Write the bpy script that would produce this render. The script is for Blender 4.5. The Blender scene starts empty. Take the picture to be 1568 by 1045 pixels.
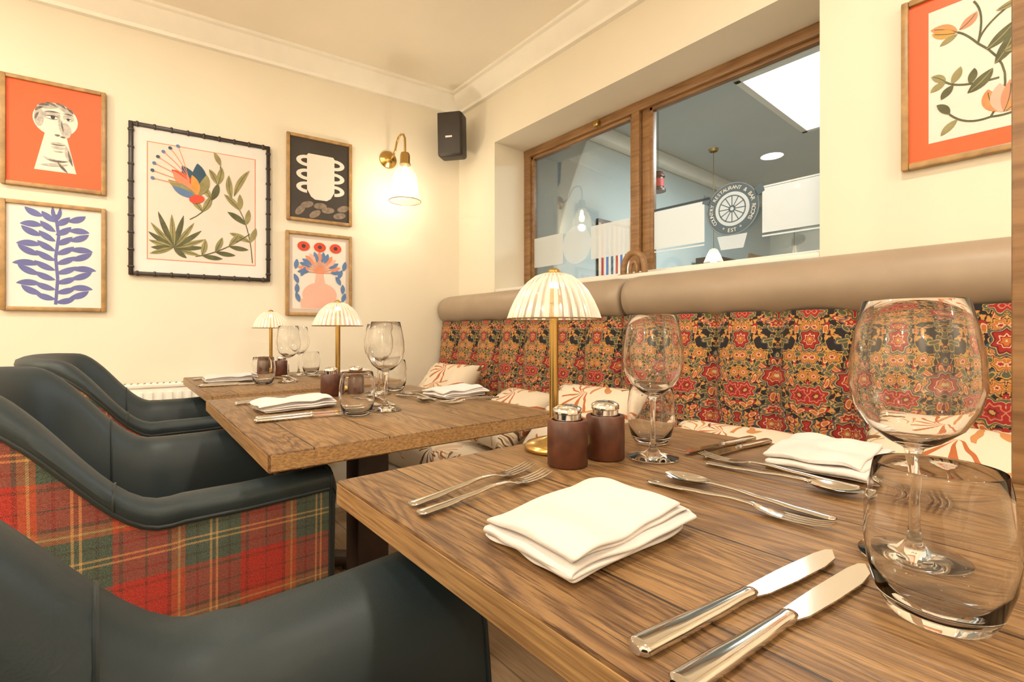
import bpy, bmesh, math, random
from mathutils import Vector, Matrix, noise
random.seed(7)
scene = bpy.context.scene
pi = math.pi

# ------------------------------------------------------------------ node helpers
class NT:
    def __init__(s, name):
        s.m = bpy.data.materials.new(name); s.m.use_nodes = True
        s.t = s.m.node_tree; s.t.nodes.clear()
        s.out = s.t.nodes.new('ShaderNodeOutputMaterial')
    def n(s, typ, props=None, **inp):
        nd = s.t.nodes.new(typ)
        for k, v in (props or {}).items(): setattr(nd, k, v)
        for k, v in inp.items():
            key = int(k[1:]) if (k[0] == 'i' and k[1:].isdigit()) else k.replace('_', ' ')
            s.put(nd.inputs[key], v)
        return nd
    def put(s, sock, v):
        if isinstance(v, bpy.types.NodeSocket): s.t.links.new(v, sock)
        elif isinstance(v, bpy.types.Node): s.t.links.new(v.outputs[0], sock)
        else:
            if isinstance(v, (tuple, list)) and len(v) == 3 and sock.type == 'RGBA': v = (*v, 1)
            sock.default_value = v
    def math(s, op, a, b=0.0, c=0.0):
        nd = s.t.nodes.new('ShaderNodeMath'); nd.operation = op
        s.put(nd.inputs[0], a); s.put(nd.inputs[1], b); s.put(nd.inputs[2], c); return nd.outputs[0]
    def mix(s, f, a, b, mode='MIX'):
        nd = s.t.nodes.new('ShaderNodeMix'); nd.data_type = 'RGBA'; nd.blend_type = mode
        s.put(nd.inputs[0], f); s.put(nd.inputs[6], a); s.put(nd.inputs[7], b); return nd.outputs[2]
    def ramp(s, f, stops, interp='LINEAR'):
        nd = s.t.nodes.new('ShaderNodeValToRGB'); cr = nd.color_ramp; cr.interpolation = interp
        while len(cr.elements) < len(stops): cr.elements.new(0.5)
        for e, (p, c) in zip(cr.elements, stops):
            e.position = p; e.color = (*c, 1) if len(c) == 3 else c
        s.put(nd.inputs[0], f); return nd.outputs[0]
    def coord(s, kind='Object'):
        return s.n('ShaderNodeTexCoord').outputs[kind]
    def mapping(s, vec, scale=(1, 1, 1), rot=(0, 0, 0), loc=(0, 0, 0)):
        return s.n('ShaderNodeMapping', Vector=vec, Scale=scale, Rotation=rot, Location=loc).outputs[0]
    def noise(s, vec, scale, detail=3, rough=.5, dist=0):
        return s.n('ShaderNodeTexNoise', Vector=vec, Scale=scale, Detail=detail, Roughness=rough, Distortion=dist).outputs[0]
    def bump(s, h, strength=.2, dist=.002):
        return s.n('ShaderNodeBump', Height=h, Strength=strength, Distance=dist).outputs[0]
    def pbr(s, **k):
        p = s.n('ShaderNodeBsdfPrincipled')
        for kk, v in k.items(): s.put(p.inputs[kk.replace('_', ' ')], v)
        s.t.links.new(p.outputs[0], s.out.inputs[0]); return s.m

def simple(name, col, rough=.5, metal=0, var=.06, nscale=12, bump=0, **k):
    t = NT(name); c = t.coord()
    nz = t.noise(c, nscale, 3)
    dark = tuple(max(0, x * (1 - var)) for x in col); lite = tuple(min(1, x * (1 + var)) for x in col)
    cc = t.ramp(nz, [(.3, dark), (.7, lite)])
    kw = dict(Base_Color=cc, Roughness=rough, Metallic=metal, **k)
    if bump: kw['Normal'] = t.bump(t.noise(c, nscale * 12, 3), bump, .001)
    return t.pbr(**kw)

M = {}
M['wall'] = simple('wall_paint_cream', (.79, .73, .61), .75, nscale=2, var=.03, bump=.08)
M['ceil'] = simple('ceiling_paint', (.92, .86, .75), .8, nscale=1.5, var=.05, bump=.05)
M['trimw'] = simple('trim_paint', (.90, .87, .80), .5, var=.02)
M['goldoak'] = simple('gold_oak_frame', (.38, .23, .09), .4, nscale=30, var=.25)
M['blackframe'] = simple('bamboo_black', (.022, .012, .009), .35, nscale=40, var=.4)
M['orange'] = simple('print_orange', (.80, .11, .022), .5, var=.03)
M['paper'] = simple('paper_cream', (.75, .70, .64), .6, var=.02)
M['paperpink'] = simple('paper_pinkish', (.74, .645, .58), .6, var=.02)
M['paperwhite'] = simple('paper_white', (.74, .73, .71), .6, var=.02)
M['beige'] = simple('print_beige', (.59, .48, .41), .6, var=.02)
M['blue'] = simple('print_blue', (.12, .135, .37), .6, var=.1)
M['blue2'] = simple('print_skyblue', (.10, .19, .40), .6, var=.1)
M['charcoal'] = simple('print_charcoal', (.035, .028, .024), .5, var=.1)
M['greyp'] = simple('print_grey', (.22, .17, .13), .6, var=.3, nscale=60)
M['greyl'] = simple('print_lightgrey', (.46, .43, .40), .6, var=.25, nscale=90)
M['greyd'] = simple('print_darkgrey', (.13, .12, .11), .6, var=.5, nscale=90)
M['olive'] = simple('print_olive', (.085, .09, .035), .6, var=.3, nscale=30)
M['olive2'] = simple('print_sage', (.27, .24, .10), .6, var=.2, nscale=30)
M['coral'] = simple('print_coral', (.68, .26, .15), .6, var=.05)
M['red'] = simple('print_red', (.62, .06, .025), .6, var=.08)
M['peach'] = simple('print_peach', (.76, .25, .09), .6, var=.15, nscale=40)
M['blush'] = simple('print_blush', (.76, .43, .34), .6, var=.05)
M['teal'] = simple('print_teal', (.025, .08, .14), .6, var=.2)
M['ochre'] = simple('print_ochre', (.65, .30, .06), .6, var=.2)
M['white'] = simple('white_enamel', (.80, .77, .71), .45, var=.02)
M['black'] = simple('black_plastic', (.018, .015, .014), .45, var=.2)
M['brass'] = simple('brass', (.55, .36, .12), .24, 1.0, var=.05)
M['steel'] = simple('polished_steel', (.72, .69, .65), .10, 1.0, var=.03)
M['darkwood'] = simple('dark_leg_wood', (.028, .012, .007), .4, var=.3, nscale=20)
M['redwood'] = simple('cherry_stained_wood', (.085, .026, .013), .38, var=.45, nscale=35)
M['taupe'] = simple('taupe_leather', (.335, .26, .19), .45, var=.06, nscale=8, bump=.15)
M['pipe'] = simple('leather_piping', (.012, .019, .021), .5)
M['panel'] = simple('painted_plinth', (.60, .54, .44), .5, var=.03)
M['bluewall'] = simple('adjoining_wall_paint', (.46, .53, .53), .8, nscale=2, var=.04)
M['blueceil'] = simple('adjoining_ceiling_paint', (.50, .545, .55), .8, nscale=2, var=.04)
M['linen'] = simple('linen_napkin', (.66, .61, .585), .9, nscale=400, var=.03, bump=.2)
M['bookred'] = simple('book_red', (.45, .04, .03), .6); M['bookblue'] = simple('book_blue', (.05, .12, .35), .6)
M['bookcream'] = simple('book_cream', (.7, .6, .45), .6)
M['pepper'] = simple('peppercorns', (.05, .035, .025), .6, nscale=300, var=.8)

def leather():
    t = NT('teal_leather'); c = t.coord()
    v = t.n('ShaderNodeTexVoronoi', Vector=c, Scale=420).outputs[0]
    nz = t.noise(c, 5, 3)
    col = t.ramp(nz, [(.3, (.015, .026, .031)), (.7, (.022, .035, .041))])
    return t.pbr(Base_Color=col, Roughness=.52, Normal=t.bump(v, .16, .0005), Specular_IOR_Level=.45)
M['leather'] = leather()

def wood_window():
    t = NT('window_oak'); c = t.coord()
    nz = t.noise(t.mapping(c, (1, 9, 9)), 6, 5, .6)
    col = t.ramp(nz, [(.3, (.17, .085, .034)), (.7, (.36, .20, .085))])
    return t.pbr(Base_Color=col, Roughness=.4)
M['oak'] = wood_window()

def table_wood():
    t = NT('table_wood'); c = t.coord()
    sep = t.n('ShaderNodeSeparateXYZ', Vector=c)
    PW = .133
    pv = t.math('DIVIDE', t.math('ADD', sep.outputs[1], 3.04), PW)
    pl = t.math('FLOOR', pv)
    wn = t.n('ShaderNodeTexWhiteNoise', {'noise_dimensions': '1D'}, W=pl).outputs[0]
    off = t.n('ShaderNodeCombineXYZ', X=t.math('MULTIPLY', wn, 9.0), Y=t.math('MULTIPLY', wn, 3.0), Z=0.0).outputs[0]
    cv = t.n('ShaderNodeVectorMath', {'operation': 'ADD'}); t.put(cv.inputs[0], c); t.put(cv.inputs[1], off)
    c2 = cv.outputs[0]
    f0 = t.noise(t.mapping(c2, (1.0, 6.0, 6.0)), 1.7, 2, .4)
    jit = t.math('MULTIPLY', t.noise(t.mapping(c2, (4, 60, 60)), 2, 2), .03)
    rings = t.math('FRACT', t.math('MULTIPLY', t.math('ADD', f0, jit), 24.0))
    cath = t.ramp(rings, [(0, (0, 0, 0)), (.25, (.8, .8, .8)), (.6, (1, 1, 1)), (1, (.0, .0, .0))])
    fine = t.noise(t.mapping(c2, (9, 230, 230)), 2.2, 4, .7)
    streak = t.noise(t.mapping(c2, (1.6, 30, 30)), 2, 3, .6)
    broad = t.noise(t.mapping(c2, (1.5, 5, 5)), 2, 3)
    base = t.mix(cath, (.070, .031, .012), (.38, .215, .085))
    base = t.mix(.30, base, t.ramp(streak, [(.32, (.090, .042, .016)), (.5, (.26, .138, .053)), (.68, (.50, .30, .125))]))
    base = t.mix(t.ramp(fine, [(.40, (.9, .9, .9)), (.52, (0, 0, 0))]), base, (.040, .017, .007))
    base = t.mix(t.math('MULTIPLY', broad, .30), base, (.15, .072, .027))
    base = t.mix(.28, base, t.ramp(wn, [(0, (.075, .034, .014)), (1, (.50, .30, .125))]))
    kv = t.n('ShaderNodeTexVoronoi', Vector=t.mapping(c2, (2.2, 5.5, 5.5)), Scale=1.0)
    knot = t.ramp(kv.outputs[0], [(0, (1, 1, 1)), (.055, (.9, .9, .9)), (.11, (0, 0, 0))])
    base = t.mix(t.math('MULTIPLY', knot, .85), base, (.035, .015, .007))
    gap = t.math('LESS_THAN', t.math('FRACT', pv), .020)
    base = t.mix(t.math('MULTIPLY', gap, .9), base, (.012, .006, .003))
    h = t.math('SUBTRACT', t.math('ADD', t.math('MULTIPLY', fine, .7), t.math('MULTIPLY', cath, .5)), gap)
    return t.pbr(Base_Color=base, Roughness=t.math('ADD', t.math('MULTIPLY', fine, .28), .26), Normal=t.bump(h, .5, .0016))
M['table'] = table_wood()

def edge_wood():
    t = NT('table_edge_wood'); c = t.coord()
    fine = t.noise(t.mapping(c, (5, 60, 160)), 2, 4, .6)
    return t.pbr(Base_Color=t.ramp(fine, [(.3, (.19, .095, .036)), (.7, (.48, .29, .125))]), Roughness=.4)
M['tedge'] = edge_wood()

def floor_wood():
    t = NT('floor_planks'); c = t.coord()
    br = t.n('ShaderNodeTexBrick', {'offset': .5}, Vector=c, Color1=(.30, .19, .11, 1), Color2=(.40, .27, .16, 1), Mortar=(.08, .045, .02, 1), Scale=1.0, Mortar_Size=.003, Brick_Width=1.2, Row_Height=.16).outputs[0]
    fine = t.noise(t.mapping(c, (4, 60, 1)), 2, 4)
    return t.pbr(Base_Color=t.mix(.4, br, t.ramp(fine, [(.3, (.16, .10, .055)), (.7, (.48, .34, .21))])), Roughness=.4)
M['floor'] = floor_wood()

def tartan():
    t = NT('tartan_wool'); uv = t.coord('UV')
    sep = t.n('ShaderNodeSeparateXYZ', Vector=uv)
    R = (.46, .014, .012); G = (.032, .095, .078); Y = (.62, .40, .15); D = (.17, .012, .014); O = (.46, .11, .035); K = (.018, .038, .042)
    st = [(0, R), (.12, D), (.135, R), (.29, D), (.32, R), (.36, G), (.45, K), (.475, G), (.56, Y), (.58, G), (.61, Y), (.63, G), (.72, K), (.745, G), (.83, O), (.87, Y), (.888, O), (.94, D), (.97, R)]
    def rr(s, per, o):
        return t.ramp(t.math('FRACT', t.math('DIVIDE', t.math('ADD', s, o), per)), st, 'CONSTANT')
    a = rr(sep.outputs[0], .165, 5.03); b = rr(sep.outputs[1], .165, 5.10)
    tw = t.math('GREATER_THAN', t.math('FRACT', t.math('MULTIPLY', t.math('ADD', sep.outputs[0], sep.outputs[1]), 300)), .5)
    f = t.math('ADD', t.math('MULTIPLY', tw, .44), .28)
    col = t.mix(f, a, b)
    nz = t.noise(t.mapping(uv, (700, 700, 1)), 1, 3)
    fl = t.noise(t.mapping(uv, (220, 340, 1)), 1, 3)
    col = t.mix(t.ramp(nz, [(.4, (0, 0, 0)), (.7, (.45, .45, .45))]), col, (.36, .22, .14))
    col = t.mix(t.ramp(fl, [(.45, (0, 0, 0)), (.7, (.28, .28, .28))]), col, (.04, .015, .012))
    return t.pbr(Base_Color=col, Roughness=.95, Normal=t.bump(nz, .8, .0015), Sheen_Weight=.15, Specular_IOR_Level=.2)
M['tartan'] = tartan()

def floral():
    t = NT('floral_tapestry'); c = t.coord()
    sep = t.n('ShaderNodeSeparateXYZ', Vector=c)
    u = t.math('PINGPONG', t.math('ADD', sep.outputs[0], 3.8), .095)
    v0 = t.math('ADD', sep.outputs[2], 2.0)
    v = t.math('PINGPONG', v0, .60)
    vec = t.n('ShaderNodeCombineXYZ', X=u, Y=v, Z=0.0).outputs[0]
    NAVY = (.012, .012, .018); OR = (.50, .15, .03); RD = (.34, .018, .015); GO = (.53, .31, .085); CR = (.62, .49, .31); GN = (.085, .10, .05); PK = (.52, .20, .13); MA = (.12, .011, .015); BG = (.06, .09, .11)
    wv = t.n('ShaderNodeVectorMath', {'operation': 'MULTIPLY_ADD'})
    t.put(wv.inputs[0], t.n('ShaderNodeCombineXYZ', X=t.noise(vec, 30, 2), Y=t.noise(t.mapping(vec, loc=(3, 1, 0)), 30, 2), Z=0.0).outputs[0])
    t.put(wv.inputs[1], (.016, .016, 0)); t.put(wv.inputs[2], vec)
    w = wv.outputs[0]
    def bloom(scale, petals, amp, palA, palB, rmax, under, loc=(0, 0, 0), rnd=.75, density=1.0):
        src = t.mapping(w, loc=loc)
        vo = t.n('ShaderNodeTexVoronoi', {'voronoi_dimensions': '2D'}, Vector=src, Scale=scale, Randomness=rnd)
        df = t.n('ShaderNodeVectorMath', {'operation': 'SUBTRACT'}); t.put(df.inputs[0], src); t.put(df.inputs[1], vo.outputs[2])
        s = t.n('ShaderNodeSeparateXYZ', Vector=df.outputs[0])
        ang = t.math('ARCTAN2', s.outputs[1], s.outputs[0])
        cs = t.n('ShaderNodeSeparateXYZ', Vector=vo.outputs[1])
        d = t.math('MULTIPLY', vo.outputs[0], t.math('ADD', 1.0, t.math('MULTIPLY', t.math('SINE', t.math('ADD', t.math('MULTIPLY', ang, petals), t.math('MULTIPLY', cs.outputs[2], 6.3))), amp)))
        pal = t.mix(t.math('GREATER_THAN', cs.outputs[0], .5), t.ramp(d, palA, 'CONSTANT'), t.ramp(d, palB, 'CONSTANT'))
        m = t.math('MULTIPLY', t.math('LESS_THAN', d, rmax), t.math('LESS_THAN', cs.outputs[1], density))
        return t.mix(m, under, pal)
    vine = t.math('ABSOLUTE', t.math('SUBTRACT', t.noise(w, 24, 1), .5))
    col = t.mix(t.math('LESS_THAN', vine, .014), NAVY, GO)
    col = bloom(66, 3, .30, [(0, GO), (.30, OR)], [(0, GN), (.28, GO)], .39, col, density=.82)
    col = bloom(40, 2, .42, [(0, GN), (.22, GO), (.30, BG)], [(0, OR), (.20, CR), (.28, RD)], .42, col, (.3, .1, 0), density=.78)
    col = bloom(21, 6, .20, [(0, GO), (.07, RD), (.19, CR), (.23, OR), (.29, BG)], [(0, RD), (.07, CR), (.12, OR), (.22, GO), (.27, MA), (.31, GO)], .36, col, (.7, .4, 0), density=.82)
    col = bloom(9.5, 7, .15, [(0, GO), (.045, MA), (.08, RD), (.14, PK), (.165, RD), (.235, CR), (.25, GN), (.29, GO)], [(0, CR), (.04, OR), (.09, RD), (.12, CR), (.14, RD), (.21, MA), (.24, GO), (.26, BG)], .30, col, (1.3, .9, 0), .6)
    weave = t.noise(c, 900, 2)
    col = t.mix(t.math('MULTIPLY', weave, .30), col, (.06, .042, .03))
    return t.pbr(Base_Color=col, Roughness=.85, Normal=t.bump(weave, .4, .001), Sheen_Weight=.08, Specular_IOR_Level=.3)
M['floral'] = floral()

def leaf_fabric():
    t = NT('leaf_print_fabric'); c = t.coord()
    wob = t.noise(c, 9, 2)
    vv = t.n('ShaderNodeVectorMath', {'operation': 'MULTIPLY_ADD'})
    t.put(vv.inputs[0], t.n('ShaderNodeCombineXYZ', X=wob, Y=wob, Z=wob).outputs[0]); t.put(vv.inputs[1], (.08, .05, .07)); t.put(vv.inputs[2], c)
    def fan(SC, thr, cols, base):
        vo = t.n('ShaderNodeTexVoronoi', Vector=t.mapping(vv.outputs[0], loc=(thr, 0, thr)), Scale=SC, Randomness=.9)
        df = t.n('ShaderNodeVectorMath', {'operation': 'SUBTRACT'}); t.put(df.inputs[0], t.mapping(vv.outputs[0], loc=(thr, 0, thr))); t.put(df.inputs[1], vo.outputs[2])
        s = t.n('ShaderNodeSeparateXYZ', Vector=df.outputs[0])
        yz = t.math('ADD', s.outputs[1], s.outputs[2])
        ang = t.math('ARCTAN2', yz, s.outputs[0])
        cs = t.n('ShaderNodeSeparateXYZ', Vector=vo.outputs[1])
        ph = t.math('MULTIPLY', cs.outputs[0], 6.28)
        st = t.math('SINE', t.math('ADD', t.math('MULTIPLY', ang, 13.0), ph))
        half = t.math('GREATER_THAN', t.math('SINE', t.math('ADD', ang, ph)), -.1)
        d = vo.outputs[0]
        m = t.math('MULTIPLY', t.math('MULTIPLY', t.math('GREATER_THAN', st, t.math('ADD', t.math('MULTIPLY', d, 1.5), -.1)), t.math('LESS_THAN', d, .62)), half)
        return t.mix(m, base, t.ramp(cs.outputs[1], cols, 'CONSTANT'))
    col = fan(7.0, .3, [(0, (.45, .30, .15)), (.4, (.52, .36, .20)), (.7, (.50, .22, .08))], (.68, .59, .47))
    col = fan(6.0, .9, [(0, (.42, .12, .035)), (.35, (.14, .065, .028)), (.7, (.20, .10, .04))], col)
    return t.pbr(Base_Color=col, Roughness=.85, Normal=t.bump(t.noise(c, 600, 2), .3, .001))
M['leaf'] = leaf_fabric()

def glass(name='clear_glass'):
    t = NT(name); c = t.coord()
    r = t.math('MULTIPLY', t.noise(c, 20, 2), .008)
    return t.pbr(Base_Color=(1, 1, 1), Roughness=r, IOR=1.42, Transmission_Weight=1.0)
M['glass'] = glass()

def pane():
    t = NT('window_pane_glass'); c = t.coord()
    fr = t.n('ShaderNodeFresnel', IOR=1.4).outputs[0]
    f = t.math('ADD', t.math('MULTIPLY', fr, .8), t.math('MULTIPLY', t.noise(c, 1.0, 1), .02))
    tr = t.n('ShaderNodeBsdfTransparent', Color=(.95, .97, .96)); gl = t.n('ShaderNodeBsdfGlossy', Roughness=.01)
    mx = t.n('ShaderNodeMixShader', Fac=f); t.t.links.new(tr.outputs[0], mx.inputs[1]); t.t.links.new(gl.outputs[0], mx.inputs[2])
    t.t.links.new(mx.outputs[0], t.out.inputs[0]); return t.m
M['pane'] = pane()

def frosted(name, col, alpha):
    t = NT(name); c = t.coord()
    tr = t.n('ShaderNodeBsdfTransparent'); df = t.n('ShaderNodeBsdfDiffuse', Color=col); tl = t.n('ShaderNodeBsdfTranslucent', Color=col)
    m0 = t.n('ShaderNodeMixShader', Fac=.5); t.t.links.new(df.outputs[0], m0.inputs[1]); t.t.links.new(tl.outputs[0], m0.inputs[2])
    a = t.math('ADD', alpha - .03, t.math('MULTIPLY', t.noise(c, 3, 1), .06))
    mx = t.n('ShaderNodeMixShader', Fac=a); t.t.links.new(tr.outputs[0], mx.inputs[1]); t.t.links.new(m0.outputs[0], mx.inputs[2])
    t.t.links.new(mx.outputs[0], t.out.inputs[0]); return t.m
M['frost'] = frosted('frosted_vinyl', (.88, .88, .85), .66)
M['decal'] = frosted('decal_grey', (.13, .155, .165), .88)

def shade(name, em, alpha, col=(.95, .86, .72)):
    t = NT(name); c = t.coord()
    tl = t.n('ShaderNodeBsdfTranslucent', Color=col); gl = t.n('ShaderNodeBsdfGlossy', Roughness=.15)
    tr = t.n('ShaderNodeBsdfTransparent'); e = t.n('ShaderNodeEmission', Color=(1, .86, .66, 1), Strength=t.math('MULTIPLY', t.math('ADD', t.noise(c, 8, 1), .5), em))
    a = t.n('ShaderNodeMixShader', Fac=.12); t.t.links.new(tl.outputs[0], a.inputs[1]); t.t.links.new(gl.outputs[0], a.inputs[2])
    b = t.n('ShaderNodeAddShader'); t.t.links.new(a.outputs[0], b.inputs[0]); t.t.links.new(e.outputs[0], b.inputs[1])
    m = t.n('ShaderNodeMixShader', Fac=alpha); t.t.links.new(tr.outputs[0], m.inputs[1]); t.t.links.new(b.outputs[0], m.inputs[2])
    t.t.links.new(m.outputs[0], t.out.inputs[0]); return t.m
M['shadeA'] = shade('ribbed_shade_glass', .05, .42, (.76, .68, .58))
M['shadeB'] = shade('ribbed_shade_white', .30, .90)
M['shadeC'] = shade('sconce_ribbed_glass', .03, .16, (.5, .44, .34))
M['shadeD'] = shade('sconce_rib_line', .22, .50, (.7, .6, .48))
M['shadeR'] = simple('shade_rim_bronze', (.25, .14, .05), .35, .7)

def emit(name, col, st):
    t = NT(name); c = t.coord()
    e = t.n('ShaderNodeEmission', Color=(*col, 1), Strength=t.math('MULTIPLY', t.math('ADD', t.noise(c, 5, 1), .5), st))
    t.t.links.new(e.outputs[0], t.out.inputs[0]); return t.m
M['bulb'] = emit('warm_bulb', (1, .82, .56), 12)
M['sky'] = emit('skylight_diffuser', (.93, .97, 1), 6)

# ------------------------------------------------------------------ mesh builder
class B:
    def __init__(s): s.bm = bmesh.new(); s.uv = s.bm.loops.layers.uv.new('UVMap'); s.mats = []
    def mi(s, key):
        if key not in s.mats: s.mats.append(key)
        return s.mats.index(key)
    def face(s, vs, m, smooth=False, uvs=None):
        try: f = s.bm.faces.new(vs)
        except ValueError: return None
        f.material_index = m; f.smooth = smooth
        if uvs:
            for l, q in zip(f.loops, uvs): l[s.uv].uv = q
        return f
    def poly(s, pts, mat, smooth=False):
        return s.face([s.bm.verts.new(p) for p in pts], s.mi(mat), smooth)
    def box(s, c, d, mat, bev=0, mtx=None, seg=2):
        m = s.mi(mat)
        r = bmesh.ops.create_cube(s.bm, size=1.0)
        vs = r['verts']
        X = (mtx or Matrix()) @ Matrix.Translation(Vector(c)) @ Matrix.Diagonal((*d, 1))
        bmesh.ops.transform(s.bm, matrix=X, verts=vs)
        fs = set(f for v in vs for f in v.link_faces)
        for f in fs: f.material_index = m
        if bev:
            es = list(set(e for v in vs for e in v.link_edges))
            rr = bmesh.ops.bevel(s.bm, geom=es, offset=bev, segments=seg, profile=.5, affect='EDGES', clamp_overlap=True)
            for f in rr['faces']: f.material_index = m; f.smooth = True
    def grid(s, fn, nu, nv, mat, closeu=False, closev=False, uvf=None, smooth=True, matf=None):
        m = s.mi(mat)
        V = [[s.bm.verts.new(fn(i, j)) for j in range(nv)] for i in range(nu)]
        for i in range(nu if closeu else nu - 1):
            for j in range(nv if closev else nv - 1):
                i2 = (i + 1) % nu; j2 = (j + 1) % nv
                mm = m if matf is None else s.mi(matf(i, j))
                s.face([V[i][j], V[i2][j], V[i2][j2], V[i][j2]], mm, smooth,
                       [uvf(i, j), uvf(i + 1, j), uvf(i + 1, j + 1), uvf(i, j + 1)] if uvf else None)
        return V
    def lathe(s, prof, c, mat, segs=40, mtx=None, matf=None, rf=None):
        mtx = mtx or Matrix()
        def fn(i, j):
            a = 2 * pi * i / segs; r, z = prof[j]; r = max(r, .00005)
            if rf: r = r * rf(a, j)
            return mtx @ Vector((c[0] + r * math.cos(a), c[1] + r * math.sin(a), c[2] + z))
        return s.grid(fn, segs, len(prof), mat, closeu=True, matf=matf)
    def loft(s, st, mat, segs=14, mtx=None, p=2.0):
        mtx = mtx or Matrix()
        def fn(i, j):
            x, y, z, w, h = st[i]; a = 2 * pi * j / segs
            ca, sa = math.cos(a), math.sin(a)
            return mtx @ Vector((x, y + w * math.copysign(abs(ca) ** (2 / p), ca), z + h * math.copysign(abs(sa) ** (2 / p), sa)))
        V = s.grid(fn, len(st), segs, mat, closev=True)
        m = s.mi(mat)
        s.face(V[0][::-1], m, True); s.face(V[-1], m, True)
    def tube(s, pts, r, mat, segs=10, closed=False):
        pts = [Vector(p) for p in pts]; n = len(pts)
        rs = r if isinstance(r, (list, tuple)) else [r] * n
        fr = []; up = Vector((0, 0, 1))
        for i in range(n):
            if closed: t = pts[(i + 1) % n] - pts[i - 1]
            else: t = pts[min(i + 1, n - 1)] - pts[max(i - 1, 0)]
            t.normalize()
            ref = up if i == 0 else fr[-1][1]
            b = ref - t * ref.dot(t)
            if b.length < 1e-4: b = Vector((1, 0, 0)) - t * t.x
            b.normalize(); fr.append((t, b, t.cross(b)))
        def fn(i, j):
            a = 2 * pi * j / segs
            return pts[i] + rs[i] * (fr[i][1] * math.cos(a) + fr[i][2] * math.sin(a))
        V = s.grid(fn, n, segs, mat, closeu=closed, closev=True)
        if not closed:
            m = s.mi(mat); s.face(V[0][::-1], m); s.face(V[-1], m)
    def prism(s, prof, a, b, mat, smooth=False):
        m = s.mi(mat)
        A = [s.bm.verts.new(Vector(a) + Vector(p)) for p in prof]; C = [s.bm.verts.new(Vector(b) + Vector(p)) for p in prof]
        n = len(prof)
        for i in range(n): s.face([A[i], A[(i + 1) % n], C[(i + 1) % n], C[i]], m, smooth)
        s.face(A[::-1], m); s.face(C, m)
    def done(s, name, origin=(0, 0, 0), loc=None, rotz=0, parent=None, sharp=40, mods=None, recalc=True):
        if recalc: bmesh.ops.recalc_face_normals(s.bm, faces=s.bm.faces[:])
        me = bpy.data.meshes.new(name); o = Vector(origin)
        if o.length: bmesh.ops.translate(s.bm, verts=s.bm.verts[:], vec=-o)
        s.bm.to_mesh(me); s.bm.free()
        for k in s.mats: me.materials.append(M[k])
        me.set_sharp_from_angle(angle=math.radians(sharp))
        ob = bpy.data.objects.new(name, me); scene.collection.objects.link(ob)
        ob.location = o if loc is None else loc; ob.rotation_euler[2] = rotz
        if parent: ob.parent = parent
        return ob
def dup(ob, loc, rotz=0, name=None):
    o2 = bpy.data.objects.new(ob.name.split('.')[0], ob.data); scene.collection.objects.link(o2)
    o2.location = loc; o2.rotation_euler[2] = rotz
    return o2
def glyph(ch, size):
    cu = bpy.data.curves.new('glyph', 'FONT'); cu.body = ch; cu.size = size; cu.align_x = 'CENTER'; cu.resolution_u = 3
    ob = bpy.data.objects.new('glyph', cu); scene.collection.objects.link(ob)
    bpy.context.view_layer.update()
    dg = bpy.context.evaluated_depsgraph_get()
    me = bpy.data.meshes.new_from_object(ob.evaluated_get(dg))
    r = ([v.co.copy() for v in me.vertices], [tuple(p.vertices) for p in me.polygons])
    bpy.data.objects.remove(ob); bpy.data.curves.remove(cu); bpy.data.meshes.remove(me)
    return r

# ------------------------------------------------------------------ room shell
WD = Vector((-.1315, -.9913, 0)); WN = Vector((.9913, -.1315, 0))   # back wall direction / normal
CH = 2.38
SY = -3.4; EX = 4.6
def wallpt(sv, z, off=0): return WD * sv + WN * off + Vector((0, 0, z))
wx0, wx1, wz0, wz1 = .36, 1.97, 1.165, 2.017
b = B()
b.box(((wx0 - .6) / 2 - .0, .15, CH / 2), (wx0 + .6, .3, CH), 'wall')
b.box(((wx1 + EX + .2) / 2, .15, CH / 2), (EX + .2 - wx1, .3, CH), 'wall')
b.box(((wx0 + wx1) / 2, .15, wz0 / 2), (wx1 - wx0, .3, wz0), 'wall')
b.box(((wx0 + wx1) / 2, .15, (wz1 + CH) / 2), (wx1 - wx0, .3, CH - wz1), 'wall')
b.done('wall_north')
b = B()
b.prism([(0, 0, 0), (-.2, 0, 0), (-.2, 0, CH), (0, 0, CH)], (0, 0, 0), (0, -3.6, 0), 'wall')
b.done('wall_west', rotz=-math.atan2(.1315, .9913))
b = B(); b.box((EX / 2 - .3, SY - .1, CH / 2), (EX + .9, .2, CH), 'wall'); b.done('wall_south')
b = B(); b.box((EX + .1, SY / 2, CH / 2), (.2, -SY, CH), 'wall'); b.done('wall_east')
b = B(); b.box((EX / 2 - .3, SY / 2 + .05, -.05), (EX + 1.0, -SY + .5, .1), 'floor'); b.done('floor')
b = B(); b.box((EX / 2 - .3, SY / 2 + .05, CH + .05), (EX + 1.0, -SY + .5, .1), 'ceil'); b.done('ceiling')
prof = [(0, 2.285), (.025, 2.285), (.028, 2.30), (.045, 2.315), (.07, 2.335), (.088, 2.362), (.105, 2.366), (.105, CH), (0, CH)]
b = B(); b.prism([(0, -a, z) for a, z in prof], (0, 0, 0), (EX, 0, 0), 'trimw', True); b.done('trim_1', sharp=30)
b = B(); b.prism([tuple(WN * a + Vector((0, 0, z))) for a, z in prof], (0, 0, 0), tuple(WD * 3.42), 'trimw', True); b.done('trim_2', sharp=30)
b = B(); b.prism([(0, 0, 0), tuple(WN * .016), tuple(WN * .016 + Vector((0, 0, .11))), tuple(WN * .008 + Vector((0, 0, .125))), (0, 0, .125)], tuple(WD * .7), tuple(WD * 3.4), 'trimw'); b.done('baseboard_west')
b = B(); b.box(((wx0 + wx1) / 2, .112, wz0 + .011), (wx1 - wx0 - .002, .222, .02), 'white', .004); b.done('trim_3')

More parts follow.
